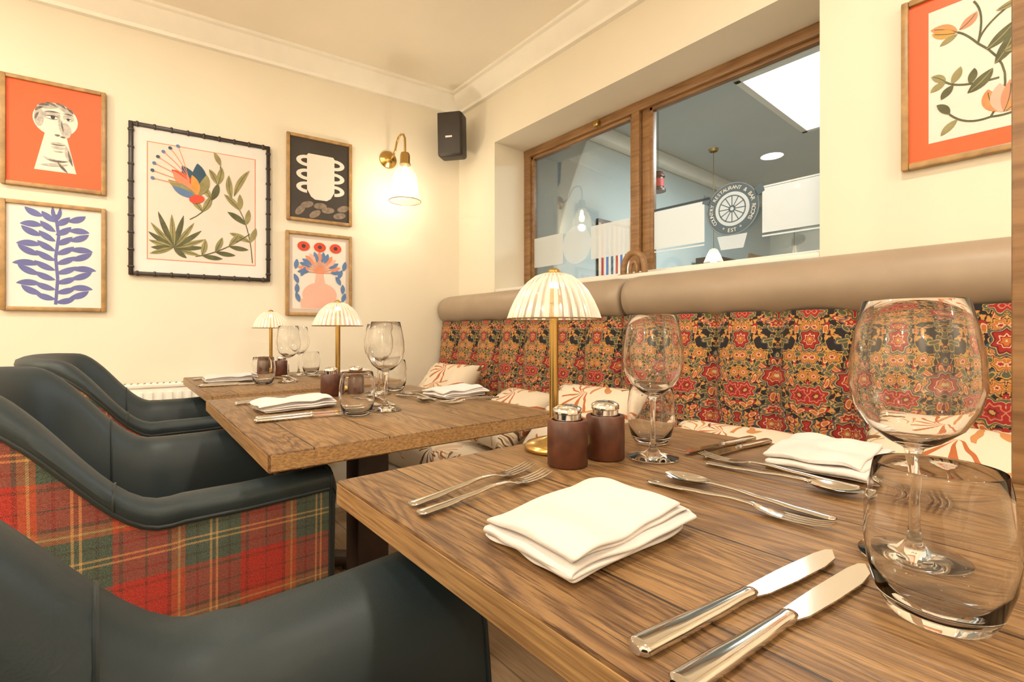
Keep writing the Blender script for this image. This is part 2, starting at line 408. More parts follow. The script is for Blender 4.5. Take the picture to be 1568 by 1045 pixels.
# window
wy = .245
b = B()
fw = .05
zb = wz0 + .022
b.box((wx0 + fw / 2, wy, (zb + wz1) / 2), (fw, .05, wz1 - zb), 'oak', .004)
b.box((wx1 - fw / 2, wy, (zb + wz1) / 2), (fw, .05, wz1 - zb), 'oak', .004)
b.box(((wx0 + wx1) / 2, wy, wz1 - .022), (wx1 - wx0, .055, .044), 'oak', .004)
b.box(((wx0 + wx1) / 2, wy, zb + .02), (wx1 - wx0, .055, .04), 'white', .004)
b.box((1.145, wy, (zb + wz1) / 2), (.045, .05, wz1 - zb), 'oak', .004)
b.box((1.195, wy + .012, (zb + wz1) / 2), (.045, .04, wz1 - zb), 'oak', .004)
for xa, xb in ((wx0 + fw, 1.125), (1.215, wx1 - fw)):
    b.box((xa + .008, wy + .004, (zb + wz1) / 2), (.016, .03, wz1 - zb - .07), 'oak', .002)
    b.box(((xa + xb) / 2, wy + .004, wz1 - .052), (xb - xa, .03, .016), 'oak', .002)
    b.box((xb - .008, wy + .004, (zb + wz1) / 2), (.016, .03, wz1 - zb - .07), 'oak', .002)
    b.box(((xa + xb) / 2, wy + .006, (zb + wz1) / 2), (xb - xa, .004, wz1 - zb - .06), 'pane')
b.box((.93, wy - .04, wz1 - .03), (.03, .03, .03), 'brass', .006)
yd = wy - .004
def band(xa, xb, za, zc, mat='frost', y=yd): b.box(((xa + xb) / 2, y, (za + zc) / 2), (xb - xa, .001, zc - za), mat)
def ring(cx, cz, r0, r1, mat, y, n=48, a0=0, a1=2 * pi):
    for i in range(n):
        t0 = a0 + (a1 - a0) * i / n; t1 = a0 + (a1 - a0) * (i + 1) / n
        b.poly([(cx + r0 * math.cos(t0), y, cz + r0 * math.sin(t0)), (cx + r1 * math.cos(t0), y, cz + r1 * math.sin(t0)), (cx + r1 * math.cos(t1), y, cz + r1 * math.sin(t1)), (cx + r0 * math.cos(t1), y, cz + r0 * math.sin(t1))], mat)
LX, LZ = 1.59, 1.435
band(1.235, LX - .115, 1.32, 1.49); band(LX + .115, wx1 - fw - .016, 1.32, 1.49)
band(1.235, LX - .09, 1.492, 1.502, 'decal'); band(LX + .09, wx1 - fw - .016, 1.492, 1.498, 'frost')
band(1.235, LX - .115, 1.305, 1.311, 'frost'); band(LX + .115, wx1 - fw - .016, 1.305, 1.311, 'frost')
def arc_text(txt, cx, cz, r, size, mat, a0, a1, y, flip=False):
    n = len(txt); m = b.mi(mat)
    for i, ch in enumerate(txt):
        if ch == ' ': continue
        a = a0 + (a1 - a0) * (i + .5) / n
        vs, fs = glyph(ch, size)
        rot = (a - pi / 2) if not flip else (a + pi / 2)
        ca, sa = math.cos(rot), math.sin(rot)
        rr = r if not flip else r + size * .68
        bv = [b.bm.verts.new((cx + rr * math.cos(a) + p.x * ca - p.y * sa, y, cz + rr * math.sin(a) + p.x * sa + p.y * ca)) for p in vs]
        for f in fs: b.face([bv[k] for k in f], m)
def logo(LX, LZ, sc, dark='decal', lite='frost', lettering=True):
    ring(LX, LZ, .068 * sc, .106 * sc, dark, yd); ring(LX, LZ, 0.0005, .068 * sc, lite, yd)
    ring(LX, LZ, .102 * sc, .1035 * sc, lite, yd - .001)
    ring(LX, LZ, .050 * sc, .055 * sc, dark, yd - .001); ring(LX, LZ, .007 * sc, .014 * sc, dark, yd - .001)
    for k in range(12):
        a = 2 * pi * k / 12; ca, sa = math.cos(a), math.sin(a); w = .0020 * sc
        b.poly([(LX + .012 * sc * ca - w * sa, yd - .001, LZ + .012 * sc * sa + w * ca), (LX + .052 * sc * ca - w * sa, yd - .001, LZ + .052 * sc * sa + w * ca), (LX + .052 * sc * ca + w * sa, yd - .001, LZ + .052 * sc * sa - w * ca), (LX + .012 * sc * ca + w * sa, yd - .001, LZ + .012 * sc * sa - w * ca)], dark)
    if lettering:
        arc_text('COUNTRY RESTAURANT & BAR ROOMS', LX, LZ, .0775 * sc, .021 * sc, 'letter', pi * 1.22, -pi * .22, yd - .001)
        arc_text('* EST *', LX, LZ, .0775 * sc, .021 * sc, 'letter', pi * 1.34, pi * 1.66, yd - .001, True)
M['letter'] = simple('white_lettering', (.85, .85, .82), .6, var=.01)
logo(LX, LZ, 1.0)
for sg in (-1, 1):
    b.poly([(LX + sg * .125, yd - .0014, LZ + .045), (LX + sg * .095, yd - .0014, LZ + .03), (LX + sg * .085, yd - .0014, LZ + .06), (LX + sg * .115, yd - .0014, LZ + .08)], 'decal')
b.poly([(LX - .06, yd - .0012, LZ - .105), (LX + .06, yd - .0012, LZ - .105), (LX + .045, yd - .0012, LZ - .16), (LX - .045, yd - .0012, LZ - .16)], 'frost')
band(.43, .66, 1.32, 1.49); band(.86, 1.105, 1.32, 1.49); logo(.76, 1.41, .95, 'frost', 'frost', False)
b.done('window_1', recalc=False)

# ---------------------------------------------------------------- adjoining room (seen through window)
NY = 4.0; AX0 = .28; AX1 = 4.3; AH = 2.4
b = B(); b.box((AX0 - .12, (NY + .3) / 2, AH / 2), (.2, NY - .3, AH), 'bluewall'); b.done('wall_adjoining_west')
b = B(); b.box(((AX0 + AX1) / 2, NY + .1, AH / 2), (AX1 - AX0 + .5, .2, AH), 'bluewall'); b.done('wall_adjoining_north')
b = B(); b.box((AX1 + .1, (NY + .3) / 2, AH / 2), (.2, NY - .3, AH), 'bluewall'); b.done('wall_adjoining_east')
b = B(); b.box(((AX0 + AX1) / 2, (NY + .3) / 2, -.05), (AX1 - AX0, NY - .3, .1), 'floor'); b.done('floor_adjoining')
b = B(); b.box(((AX0 + AX1) / 2, (NY + .3) / 2, AH + .05), (AX1 - AX0, NY - .3, .1), 'blueceil'); b.done('ceiling_adjoining')
b = B(); b.box((AX0 + .02, (NY + .3) / 2, AH - .05), (.08, NY - .3, .1), 'trimw', .01); b.box(((AX0 + AX1) / 2, NY - .02, AH - .05), (AX1 - AX0, .08, .1), 'trimw', .01); b.done('trim_4')
b = B()
b.box((1.80, 1.6, AH - .012), (1.1, 1.0, .012), 'sky')
for dx, dy, sx, sy in ((-.57, 0, .04, 1.08), (.57, 0, .04, 1.08), (0, -.52, 1.18, .04), (0, .52, 1.18, .04)):
    b.box((1.8 + dx, 1.6 + dy, AH - .015), (sx, sy, .03), 'white', .004)
b.done('skylight')
b = B(); bx, by = .42, 2.75
b.box((bx - .10, by, .95), (.02, .9, 1.3), 'darkwood')
for z in (.32, .75, 1.14, 1.58): b.box((bx, by, z), (.22, .9, .025), 'darkwood', .003)
for y in (-.45, .45): b.box((bx, by + y, .95), (.22, .025, 1.3), 'darkwood', .003)
for z in (.76, 1.155):
    y = by - .42
    while y < by + .38:
        w = random.uniform(.02, .045); h = random.uniform(.2, .32)
        b.box((bx + .01, y + w / 2, z + h / 2), (.15, w * .92, h), random.choice(['bookred', 'bookblue', 'bookcream', 'bookred', 'teal']), .002); y += w
for y in (-.45, .45): b.box((bx, by + y, .15), (.2, .03, .3), 'darkwood')
b.done('bookcase', origin=(bx, by, 0))
b = B(); px = AX0 - .02 + .010
b.box((px, 1.25, 1.40), (.02, .5, .72), 'darkwood', .003)
for k in range(18): b.box((px + .011, 1.015 + k * .0276, 1.40), (.002, .0276, .66), ['bookcream', 'bookred', 'bookcream', 'bookblue', 'bookcream', 'teal'][k % 6])
b.done('framed_striped_print')
b = B(); b.box((AX0 - .02 + .012, 3.66, 1.50), (.024, .42, .55), 'goldoak', .006); b.box((AX0 + .006, 3.66, 1.50), (.004, .34, .46), 'teal'); b.box((AX0 + .010, 3.66, 1.46), (.004, .17, .25), 'ochre'); b.done('framed_picture')
b = B(); b.box((1.45, NY - .015, 1.45), (.5, .03, .6), 'goldoak', .006); b.box((1.45, NY - .032, 1.45), (.4, .006, .5), 'teal'); b.box((1.45, NY - .036, 1.40), (.2, .004, .28), 'ochre'); b.done('framed_picture')
b = B(); b.box((2.3, NY - .015, 1.55), (.6, .03, .8), 'goldoak', .008); b.box((2.3, NY - .032, 1.55), (.52, .006, .72), 'steel'); b.done('wall_mirror')
def pendant(name, x, y, z, top=AH):
    b = B(); b.tube([(x, y, top), (x, y, z + .10)], .0025, 'brass', 6)
    b.lathe([(.03, top - z - .02), (.04, top - z)], (x, y, z), 'brass', 16)
    b.lathe([(.012, .11), (.03, .10), (.05, .06), (.075, .0)], (x, y, z), 'shadeB', 24)
    b.lathe([(.0, .045), (.02, .035), (.028, .015), (.02, -.005), (0, -.012)], (x, y, z), 'bulb', 16)
    b.done(name, origin=(x, y, z), sharp=60)
pendant('pendant_light', .75, 3.3, 1.40); pendant('pendant_light', .62, 2.0, 1.50); pendant('pendant_light', 1.3, 3.5, 1.40)
b = B(); lx, ly, lz = .70, 1.1, 1.88
b.tube([(lx, ly, AH), (lx, ly, lz + .12)], .002, 'black', 6)
b.lathe([(.0, .13), (.03, .12), (.045, .09), (.045, .085), (.035, .08), (.035, .01), (.05, .005), (.05, -.01), (0, -.01)], (lx, ly, lz), 'redwood', 20)
b.lathe([(.037, .07), (.038, .02)], (lx, ly, lz), 'bookred', 20)
b.done('hanging_lantern', origin=(lx, ly, lz))

# ---------------------------------------------------------------- framed art
class Art:
    """flat artwork built as thin layered polygons; u,v are fractions of the picture from its lower-left"""
    def __init__(s, name, o, U, N, w, h, fm='goldoak', fwid=.016, dep=.02, bamboo=False):
        s.b = B(); s.o = Vector(o); s.U = Vector(U); s.N = Vector(N); s.w = w; s.h = h; s.name = name; s.lay = .010
        mt = Matrix((( s.U.x, 0, s.N.x, s.o.x), (s.U.y, 0, s.N.y, s.o.y), (0, 1, 0, s.o.z), (0, 0, 0, 1)))
        s.mt = mt
        f = fwid
        s.b.box((f / 2, h / 2, dep / 2 + .001), (f, h, dep), fm, .003, mt); s.b.box((w - f / 2, h / 2, dep / 2 + .001), (f, h, dep), fm, .003, mt)
        s.b.box((w / 2, f / 2, dep / 2 + .001), (w - 2 * f, f, dep), fm, .003, mt); s.b.box((w / 2, h - f / 2, dep / 2 + .001), (w - 2 * f, f, dep), fm, .003, mt)
        if bamboo:
            for k in range(9):
                for (uu, vv, du, dv) in ((f / 2, (k + .5) * h / 9, f * 1.35, .010), (w - f / 2, (k + .5) * h / 9, f * 1.35, .010), ((k + .5) * w / 9, f / 2, .010, f * 1.35), ((k + .5) * w / 9, h - f / 2, .010, f * 1.35)):
                    s.b.box((uu, vv, dep / 2 + .001), (du, dv, dep * 1.2), fm, .003, mt)
        s.f = f
    def P(s, u, v): return s.mt @ Vector((u * s.w, v * s.h, s.lay))
    def rect(s, u0, v0, u1, v1, m): s.lay += .0006; s.b.poly([s.P(u0, v0), s.P(u1, v0), s.P(u1, v1), s.P(u0, v1)], m)
    def poly(s, pts, m): s.lay += .00002; s.b.poly([s.P(*p) for p in pts], m)
    def layer(s): s.lay += .0005
    def ell(s, u, v, ru, rv, m, rot=0, n=28):
        asp = s.w / s.h; pts = []
        for i in range(n):
            a = 2 * pi * i / n; x, y = ru * math.cos(a), rv * math.sin(a)
            pts.append((u + x * math.cos(rot) - y * math.sin(rot), v + (x * math.sin(rot) + y * math.cos(rot)) * asp))
        s.poly(pts, m)
    def leaf(s, u, v, ang, L, W, m, bend=0, n=9, vein=None):
        asp = s.w / s.h; cen = []; a = ang; x = y = 0
        for i in range(n + 1): cen.append((x, y, a)); x += math.cos(a) * L / n; y += math.sin(a) * L / n; a += bend / n
        lft = []; rgt = []
        for i, (x, y, a) in enumerate(cen):
            t = i / n; w = W * (math.sin(pi * min(1, t * .98 + .01)) ** .8)
            lft.append((x - math.sin(a) * w, y + math.cos(a) * w)); rgt.append((x + math.sin(a) * w, y - math.cos(a) * w))
        s.lay += .00002
        for i in range(n):
            q = [lft[i], rgt[i], rgt[i + 1], lft[i + 1]]
            s.b.poly([s.P(u + p[0], v + p[1] * asp) for p in q], m)
        if vein: s.stem([(u + c[0], v + c[1] * asp) for c in cen[:-1]], .0025, vein)
        return (u + cen[-1][0], v + cen[-1][1] * asp)
    def stem(s, pts, wd, m):
        s.lay += .00002
        for (a, c) in zip(pts[:-1], pts[1:]):
            d = Vector((c[0] - a[0], c[1] - a[1])); nrm = Vector((-d.y, d.x)).normalized() * wd
            s.b.poly([s.P(a[0] + nrm.x, a[1] + nrm.y), s.P(a[0] - nrm.x, a[1] - nrm.y), s.P(c[0] - nrm.x, c[1] - nrm.y), s.P(c[0] + nrm.x, c[1] + nrm.y)], m)
    def done(s): return s.b.done(s.name, origin=s.o, recalc=False)
def back_art(name, s0, s1, z0, z1, **k):
    return Art(name, wallpt(s1, z0, .001), -WD, WN, s1 - s0, z1 - z0, **k)
def curve(p0, p1, p2, n=8):
    return [((1 - t) ** 2 * p0[0] + 2 * t * (1 - t) * p1[0] + t * t * p2[0], (1 - t) ** 2 * p0[1] + 2 * t * (1 - t) * p1[1] + t * t * p2[1]) for t in [i / n for i in range(n + 1)]]

# A keyhole portrait
A = back_art('framed_keyhole_print', 1.685, 2.005, 1.53, 1.97)
A.rect(.03, .02, .97, .98, 'orange'); A.layer()
A.ell(.5, .655, .215, .215, 'paper'); A.poly([(.41, .56), (.59, .56), (.70, .17), (.30, .17)], 'paper'); A.layer()
for (u, v, ru, rv, m, r) in ((.44, .775, .12, .035, 'greyl', .25), (.60, .755, .07, .03, 'greyl', -.5), (.345, .66, .045, .12, 'greyl', 0), (.46, .69, .085, .05, 'greyl', .1), (.625, .69, .055, .045, 'greyl', -.1), (.60, .57, .05, .10, 'greyl', .1)): A.ell(u, v, ru, rv, m, r)
A.layer()
for (u, v, a, L, W, m, be) in ((.34, .765, .6, .11, .016, 'greyd', -.9), (.40, .80, .1, .12, .015, 'greyd', -.9), (.50, .81, -.1, .12, .014, 'greyd', -.9), (.31, .71, 1.1, .10, .014, 'greyd', -.9), (.60, .785, -.5, .10, .013, 'greyd', -.6), (.31, .63, 1.5, .10, .012, 'greyd', -.6)):
    A.leaf(u, v, a, L, W, m, be)
A.leaf(.39, .715, .32, .16, .008, 'greyd', -.6); A.leaf(.57, .722, .2, .11, .007, 'greyd', -.6)
A.ell(.465, .672, .055, .026, 'white', .05); A.ell(.62, .675, .034, .022, 'white', 0)
A.leaf(.40, .674, .45, .14, .007, 'charcoal', -.95); A.leaf(.585, .676, .4, .08, .006, 'charcoal', -.9); A.leaf(.415, .662, -.3, .11, .004, 'greyd', .7)
A.leaf(.53, .69, -1.45, .24, .016, 'greyl', .05); A.leaf(.555, .66, -1.5, .16, .006, 'greyd', .15)
A.layer(); A.ell(.475, .673, .021, .022, 'charcoal'); A.ell(.622, .676, .015, .018, 'charcoal')
A.leaf(.49, .515, -.35, .055, .012, 'greyd', .9); A.leaf(.545, .50, .2, .05, .010, 'greyd', -.6)
A.leaf(.45, .43, .15, .15, .014, 'greyl', -.3); A.leaf(.455, .42, .0, .14, .005, 'greyd', .1); A.leaf(.46, .40, -.15, .13, .016, 'greyl', .35)
A.leaf(.475, .362, -.1, .10, .009, 'greyl', .3); A.leaf(.60, .42, -1.45, .20, .024, 'greyl', .1); A.leaf(.62, .38, -1.4, .20, .012, 'greyd', .1)
A.leaf(.38, .30, -.55, .20, .016, 'greyl', .8); A.leaf(.42, .275, -.2, .20, .012, 'greyd', .5); A.leaf(.36, .22, .1, .26, .018, 'greyl', .1); A.leaf(.52, .26, -1.0, .16, .014, 'greyd', .2)
A.done()
# B blue seaweed
A = back_art('framed_blue_seaweed_print', 1.685, 2.005, 1.03, 1.472)
A.rect(.03, .02, .97, .98, 'paperwhite'); A.layer()
A.stem([(.50, .06), (.52, .3), (.50, .5), (.53, .7), (.50, .9)], .016, 'blue')
for k in range(9):
    v = .08 + k * .09
    L = .42 - .018 * abs(k - 3)
    A.leaf(.50, v, .10 + .05 * k, L * .55, .038, 'blue', .5); A.leaf(.50 + L * .35, v + .045, .2, L * .6, .040, 'blue', -.5 if k % 2 else .6)
    A.leaf(.50, v + .03, pi - .15 - .05 * k, L * .55, .038, 'blue', -.5); A.leaf(.50 - L * .35, v + .075, pi - .25, L * .6, .040, 'blue', .5 if k % 2 else -.6)
A.leaf(.51, .84, 1.2, .18, .02, 'blue', .4); A.leaf(.5, .84, 1.9, .18, .02, 'blue', -.4)
A.done()
# C large botanical
A = back_art('framed_botanical_print', 1.055, 1.61, 1.195, 1.872, fm='blackframe', fwid=.017, bamboo=True)
A.rect(.025, .02, .975, .98, 'paperwhite'); A.rect(.115, .11, .885, .89, 'coral'); A.rect(.122, .116, .878, .884, 'paperpink'); A.layer()
for k, (a, L) in enumerate([(-.35, .19), (.0, .22), (.3, .24), (.62, .25), (.95, .26), (1.3, .28), (1.62, .27), (1.95, .30), (2.3, .24), (2.62, .20), (2.95, .17), (3.3, .15), (3.6, .17), (-.8, .12)]):
    A.leaf(.29, .20, a, L, .020, 'olive' if k % 2 else 'olive2', .2 * math.cos(a), vein='olive' if not k % 2 else None)
s1 = curve((.40, .40), (.60, .50), (.62, .80)); A.stem(s1, .0035, 'olive')
for k in (2, 4, 6):
    A.leaf(*s1[k], 2.2 - .05 * k, .14, .024, 'olive2', .3, vein='olive'); A.leaf(*s1[k], .9 + .06 * k, .16, .026, 'olive2' if k % 4 else 'olive', .3, vein='olive')
A.leaf(*s1[-1], 1.9, .12, .02, 'olive2', .2)
s2 = curve((.86, .13), (.84, .45), (.70, .58)); A.stem(s2, .0035, 'olive')
for k in (2, 4, 6):
    A.leaf(*s2[k], 2.8 - .1 * k, .17, .025, 'olive' if k == 4 else 'olive2', .3, vein='olive')
    A.leaf(*s2[k], 1.0 + .08 * k, .14, .022, 'olive2', .2)
A.leaf(*s2[-1], 1.8, .2, .025, 'olive2', -.3, vein='olive'); A.leaf(.72, .60, 1.3, .27, .024, 'olive2', -.4, vein='olive')
s3 = curve((.44, .15), (.62, .18), (.84, .34)); A.stem(s3, .0035, 'olive')
for k in (1, 3, 5): A.leaf(*s3[k], 1.4 - .1 * k, .14, .022, 'olive2', .2, vein='olive'); A.leaf(*s3[k], -.2, .15, .02, 'olive', .2)
A.layer()
for (a, L, W, m, be) in ((1.25, .26, .055, 'teal', .6), (1.75, .24, .05, 'teal', .5), (2.1, .24, .045, 'red', .5)): A.leaf(.44, .58, a, L, W, m, be)
A.layer()
for (a, L, W, m, be) in ((2.45, .24, .04, 'coral', -.3), (2.8, .22, .035, 'olive2', -.3), (.9, .20, .035, 'olive2', .7), (1.6, .17, .03, 'ochre', .4)): A.leaf(.45, .57, a, L, W, m, be)
A.layer(); A.leaf(.45, .56, 3.0, .18, .028, 'blue2', -.5); A.ell(.45, .545, .055, .035, 'red', .3)
for k in range(7):
    a = 1.9 + k * .23; e = (.40 + .25 * math.cos(a), .68 + .22 * math.sin(a)); A.stem(curve((.40, .66), (.36, .8 - .03 * k), e, 5), .0022, 'coral'); A.ell(e[0], e[1], .013, .013, 'teal' if k % 2 else 'blue2')
A.done()
# D cup stack
A = back_art('framed_cup_stack_print', .655, .98, 1.52, 1.968)
A.rect(.03, .02, .97, .98, 'charcoal'); A.layer()
A.poly([(.32, .80), (.70, .80), (.72, .78), (.72, .38), (.66, .30), (.60, .27), (.42, .27), (.36, .30), (.30, .38), (.30, .78)], 'paper')
for v in (.71, .55, .40):
    for sg, u0 in ((-1, .30), (1, .72)):
        A.lay += .00002
        for k in range(10):
            a0 = -pi / 2 + pi * k / 10; a1 = -pi / 2 + pi * (k + 1) / 10
            q = lambda r, rv, a: (u0 + sg * r * math.cos(a), v + rv * math.sin(a))
            A.b.poly([A.P(*q(.16, .065, a0)), A.P(*q(.09, .028, a0)), A.P(*q(.09, .028, a1)), A.P(*q(.16, .065, a1))], 'paper')
for p in ((.2, .13), (.42, .10), (.62, .16), (.8, .11), (.3, .2), (.86, .2), (.5, .2)): A.ell(p[0], p[1], .10, .05, 'greyp', random.random())
A.done()
# E vase
A = back_art('framed_vase_print', .655, .985, 1.03, 1.465)
A.rect(.03, .02, .97, .98, 'beige'); A.rect(.10, .08, .90, .92, 'paper'); A.layer()
A.ell(.5, .25, .26, .20, 'blush'); A.poly([(.42, .38), (.58, .38), (.55, .55), (.45, .55)], 'blush'); A.rect(.22, .09, .78, .2, 'blush'); A.layer()
cols = ['blue2', 'coral', 'blue2', 'blush', 'coral', 'blue2']
for k in range(15):
    a = .05 + k * (pi - .1) / 14; A.stem([(.5, .52), (.5 + .2 * math.cos(a), .52 + .2 * math.sin(a))], .007, 'coral')
    A.leaf(.5 + .16 * math.cos(a), .52 + .13 * math.sin(a), a, .17, .034, cols[k % 6], .2)
for u, v in ((.18, .38), (.82, .38), (.16, .26), (.85, .27), (.22, .47), (.78, .46), (.14, .55), (.86, .56), (.2, .16), (.84, .17)): A.leaf(u, v, 1.5 + random.uniform(-.5, .5), .16, .034, 'blue2', .2)
A.layer()
for u in (.26, .5, .74): A.ell(u, .83, .09, .075, 'red')
A.layer()
for u in (.26, .5, .74): A.ell(u, .83, .03, .03, 'charcoal')
A.done()
# F right wall magnolia branch
A = Art('framed_magnolia_print', (2.168, -.001, 1.376), (1, 0, 0), (0, -1, 0), .37, .45)
A.rect(.03, .02, .97, .98, 'orange'); A.rect(.15, .13, .85, .89, 'paper'); A.layer()
for cpts in (((.46, .20), (.62, .42), (.40, .62)), ((.40, .62), (.42, .72), (.62, .80)), ((.40, .62), (.34, .70), (.30, .72)), ((.50, .40), (.30, .40), (.24, .46)), ((.46, .20), (.34, .18), (.26, .27)), ((.46, .20), (.58, .18), (.66, .24)), ((.49, .50), (.60, .55), (.72, .50)), ((.40, .62), (.44, .78), (.38, .86))):
    A.stem(curve(*cpts), .0055, 'olive')
for (u, v, a, L, W, m, be, ve) in ((.30, .72, 2.4, .16, .035, 'peach', .5, 'olive'), (.29, .72, 2.9, .13, .03, 'ochre', -.3, 'olive'), (.31, .73, .5, .12, .03, 'coral', .6, 'olive'), (.30, .71, 3.5, .10, .02, 'olive2', .2, None),
        (.62, .80, 2.6, .15, .030, 'peach', -.6, 'olive'), (.62, .80, .5, .18, .045, 'coral', .6, 'olive'), (.62, .81, 1.3, .16, .035, 'peach', .3, 'olive'), (.62, .79, -.4, .16, .03, 'ochre', .5, 'olive'), (.60, .79, 3.6, .12, .02, 'olive2', -.4, 'olive'),
        (.50, .22, 2.2, .17, .040, 'peach', -.7, 'olive'), (.51, .21, 1.7, .19, .045, 'blush', -.2, None), (.52, .21, 1.2, .20, .040, 'coral', .5, 'olive'), (.53, .21, .7, .16, .035, 'peach', .9, 'olive'),
        (.48, .48, .9, .20, .036, 'olive', .5, 'olive2'), (.47, .46, 4.1, .17, .034, 'olive', -.4, 'olive2'), (.44, .57, .6, .19, .032, 'olive', .4, 'olive2'), (.52, .53, .2, .14, .028, 'olive2', .5, 'olive'), (.72, .50, .8, .14, .028, 'olive2', .4, 'olive'), (.70, .51, -.5, .12, .026, 'olive', .4, None),
        (.24, .46, 2.2, .10, .024, 'olive2', .5, 'olive'), (.24, .46, 3.5, .09, .022, 'olive2', .3, None), (.28, .43, 3.9, .10, .024, 'olive', .3, None), (.27, .44, 1.0, .11, .024, 'olive2', .3, None), (.36, .41, 1.2, .10, .022, 'olive', .3, None), (.26, .27, 2.0, .11, .024, 'olive', .5, None), (.30, .23, 3.8, .12, .022, 'olive2', .3, None), (.66, .24, .5, .12, .026, 'olive2', .3, 'olive')):
    A.leaf(u, v, a, L, W, m, be, vein=ve)
A.done()

# ---------------------------------------------------------------- banquette
BX1 = 3.4
b = B()
BK = .155
b.box((BX1 / 2, -.42, .18), (BX1 - .02, .50, .30), 'panel', .006)
b.box((BX1 / 2, -.40, .015), (BX1 - .04, .46, .03), 'darkwood')
segx = [.0, 1.34, 2.62, BX1]
for xa, xb in zip(segx[:-1], segx[1:]):
    xa += .014
    b.box(((xa + xb) / 2, -.41, .405), (xb - xa - .006, .55, .15), 'leaf', .045, seg=5)
NX = 19 * 18
def bk(i, j):
    x = .012 + (BX1 - .02) * i / (NX - 1)
    z = .42 + .585 * j / 13
    c = abs(math.sin(pi * (x - .0) / .19)) ** .5
    return Vector((x, -(BK - .045 + .040 * c) - .02 * math.sin(pi * j / 13) * c - .03 * (1 - j / 13), z))
b.grid(bk, NX, 14, 'floral')
b.box((BX1 / 2, -.055, .70), (BX1 - .03, .10, .55), 'taupe')
for xa, xb in zip(segx[:-1], segx[1:]):
    xa += .006
    st = []
    n = 26
    for i in range(n + 1):
        t = i / n; x = xa + (xb - xa - .003) * t
        e = min(t, 1 - t) * (xb - xa); r = .083
        if e < 1e-6: r = .055
        st.append((x, -.088, 1.075, r, r))
    extra = [(xa + .003, -.088, 1.075, .068, .068), (xa + .010, -.088, 1.075, .078, .078), (xb - .013, -.088, 1.075, .078, .078), (xb - .006, -.088, 1.075, .068, .068)]
    st = sorted(st + extra)
    b.loft(st, 'taupe', 36)
b.done('banquette_seat', sharp=50)

def cushion(x, y, z, s, tilt, yaw, roll=0, mat='leaf'):
    b = B(); n = 22
    mt = Matrix.Rotation(yaw, 4, 'Z') @ Matrix.Rotation(tilt, 4, 'X') @ Matrix.Rotation(roll, 4, 'Y')
    ph = random.random() * 10
    def fn(sg):
        def g(i, j):
            u = 2 * i / n - 1; v = 2 * j / n - 1
            e = (1 - u ** 4) * (1 - v ** 4)
            t = sg * .065 * max(0, e) ** .55 + .008 * noise.noise(Vector((u * 2 + ph, v * 2, sg))) * max(0, e)
            return mt @ Vector((u * s / 2 * (1 - .08 * (1 - v * v)), t, v * s / 2 * (1 - .08 * (1 - u * u))))
        return g
    b.grid(fn(1), n + 1, n + 1, mat); b.grid(fn(-1), n + 1, n + 1, mat)
    bmesh.ops.remove_doubles(b.bm, verts=b.bm.verts[:], dist=.0004)
    return b.done('scatter_cushion', loc=(x, y, z), sharp=80)
for (x, y, z, s, ti, ya) in ((.46, -.41, .645, .36, -.70, .12), (1.00, -.43, .600, .34, -1.05, -.1), (1.38, -.42, .620, .37, -.85, .1), (1.87, -.44, .585, .37, -1.15, .06), (2.33, -.42, .625, .38, -.95, -.08), (2.90, -.43, .63, .38, -.85, .1)):
    cushion(x, y, z, s, ti, ya)

b = B(); b.box((2.449, -.730, CH / 2), (.062, .058, CH - .002), 'oak', .004); b.box((2.449, -.730, .06), (.07, .066, .12), 'oak', .003); b.done('wooden_post', origin=(2.449, -.73, 0))

# ---------------------------------------------------------------- tables
TZ = .75
def table(cx, cy, w, d, rot):
    b = B()
    b.box((0, 0, TZ - .016), (w, d, .032), 'table', .003)
    for sy in (-1, 1): b.box((0, sy * (d / 2 - .0005), TZ - .0165), (w - .007, .003, .025), 'tedge')
    for sx in (-1, 1): b.box((sx * (w / 2 - .0005), 0, TZ - .0165), (.003, d - .007, .025), 'tedge')
    b.box((0, 0, TZ - .042), (w * .55, d * .5, .02), 'darkwood', .004)
    b.box((0, 0, (TZ - .05) / 2 + .02), (.085, .085, TZ - .09), 'darkwood', .008)
    for a in (pi / 4, -pi / 4):
        mt = Matrix.Rotation(a, 4, 'Z')
        b.box((0, 0, .035), (.56, .07, .045), 'darkwood', .012, mt)
        b.box((0, 0, TZ - .062), (.40, .05, .03), 'darkwood', .006, mt)
        for sg in (-1, 1): b.lathe([(0, 0), (.022, 0), (.022, .014), (0, .014)], (sg * .25 * math.cos(a), sg * .25 * math.sin(a), 0), 'black', 16)
    return b.done('dining_table', loc=(cx, cy, 0), rotz=rot)
table(2.26, -1.10, .80, .65, 0)
table(1.281, -1.138, .768, .630, -.018)
table(.415, -1.105, .77, .63, 0)

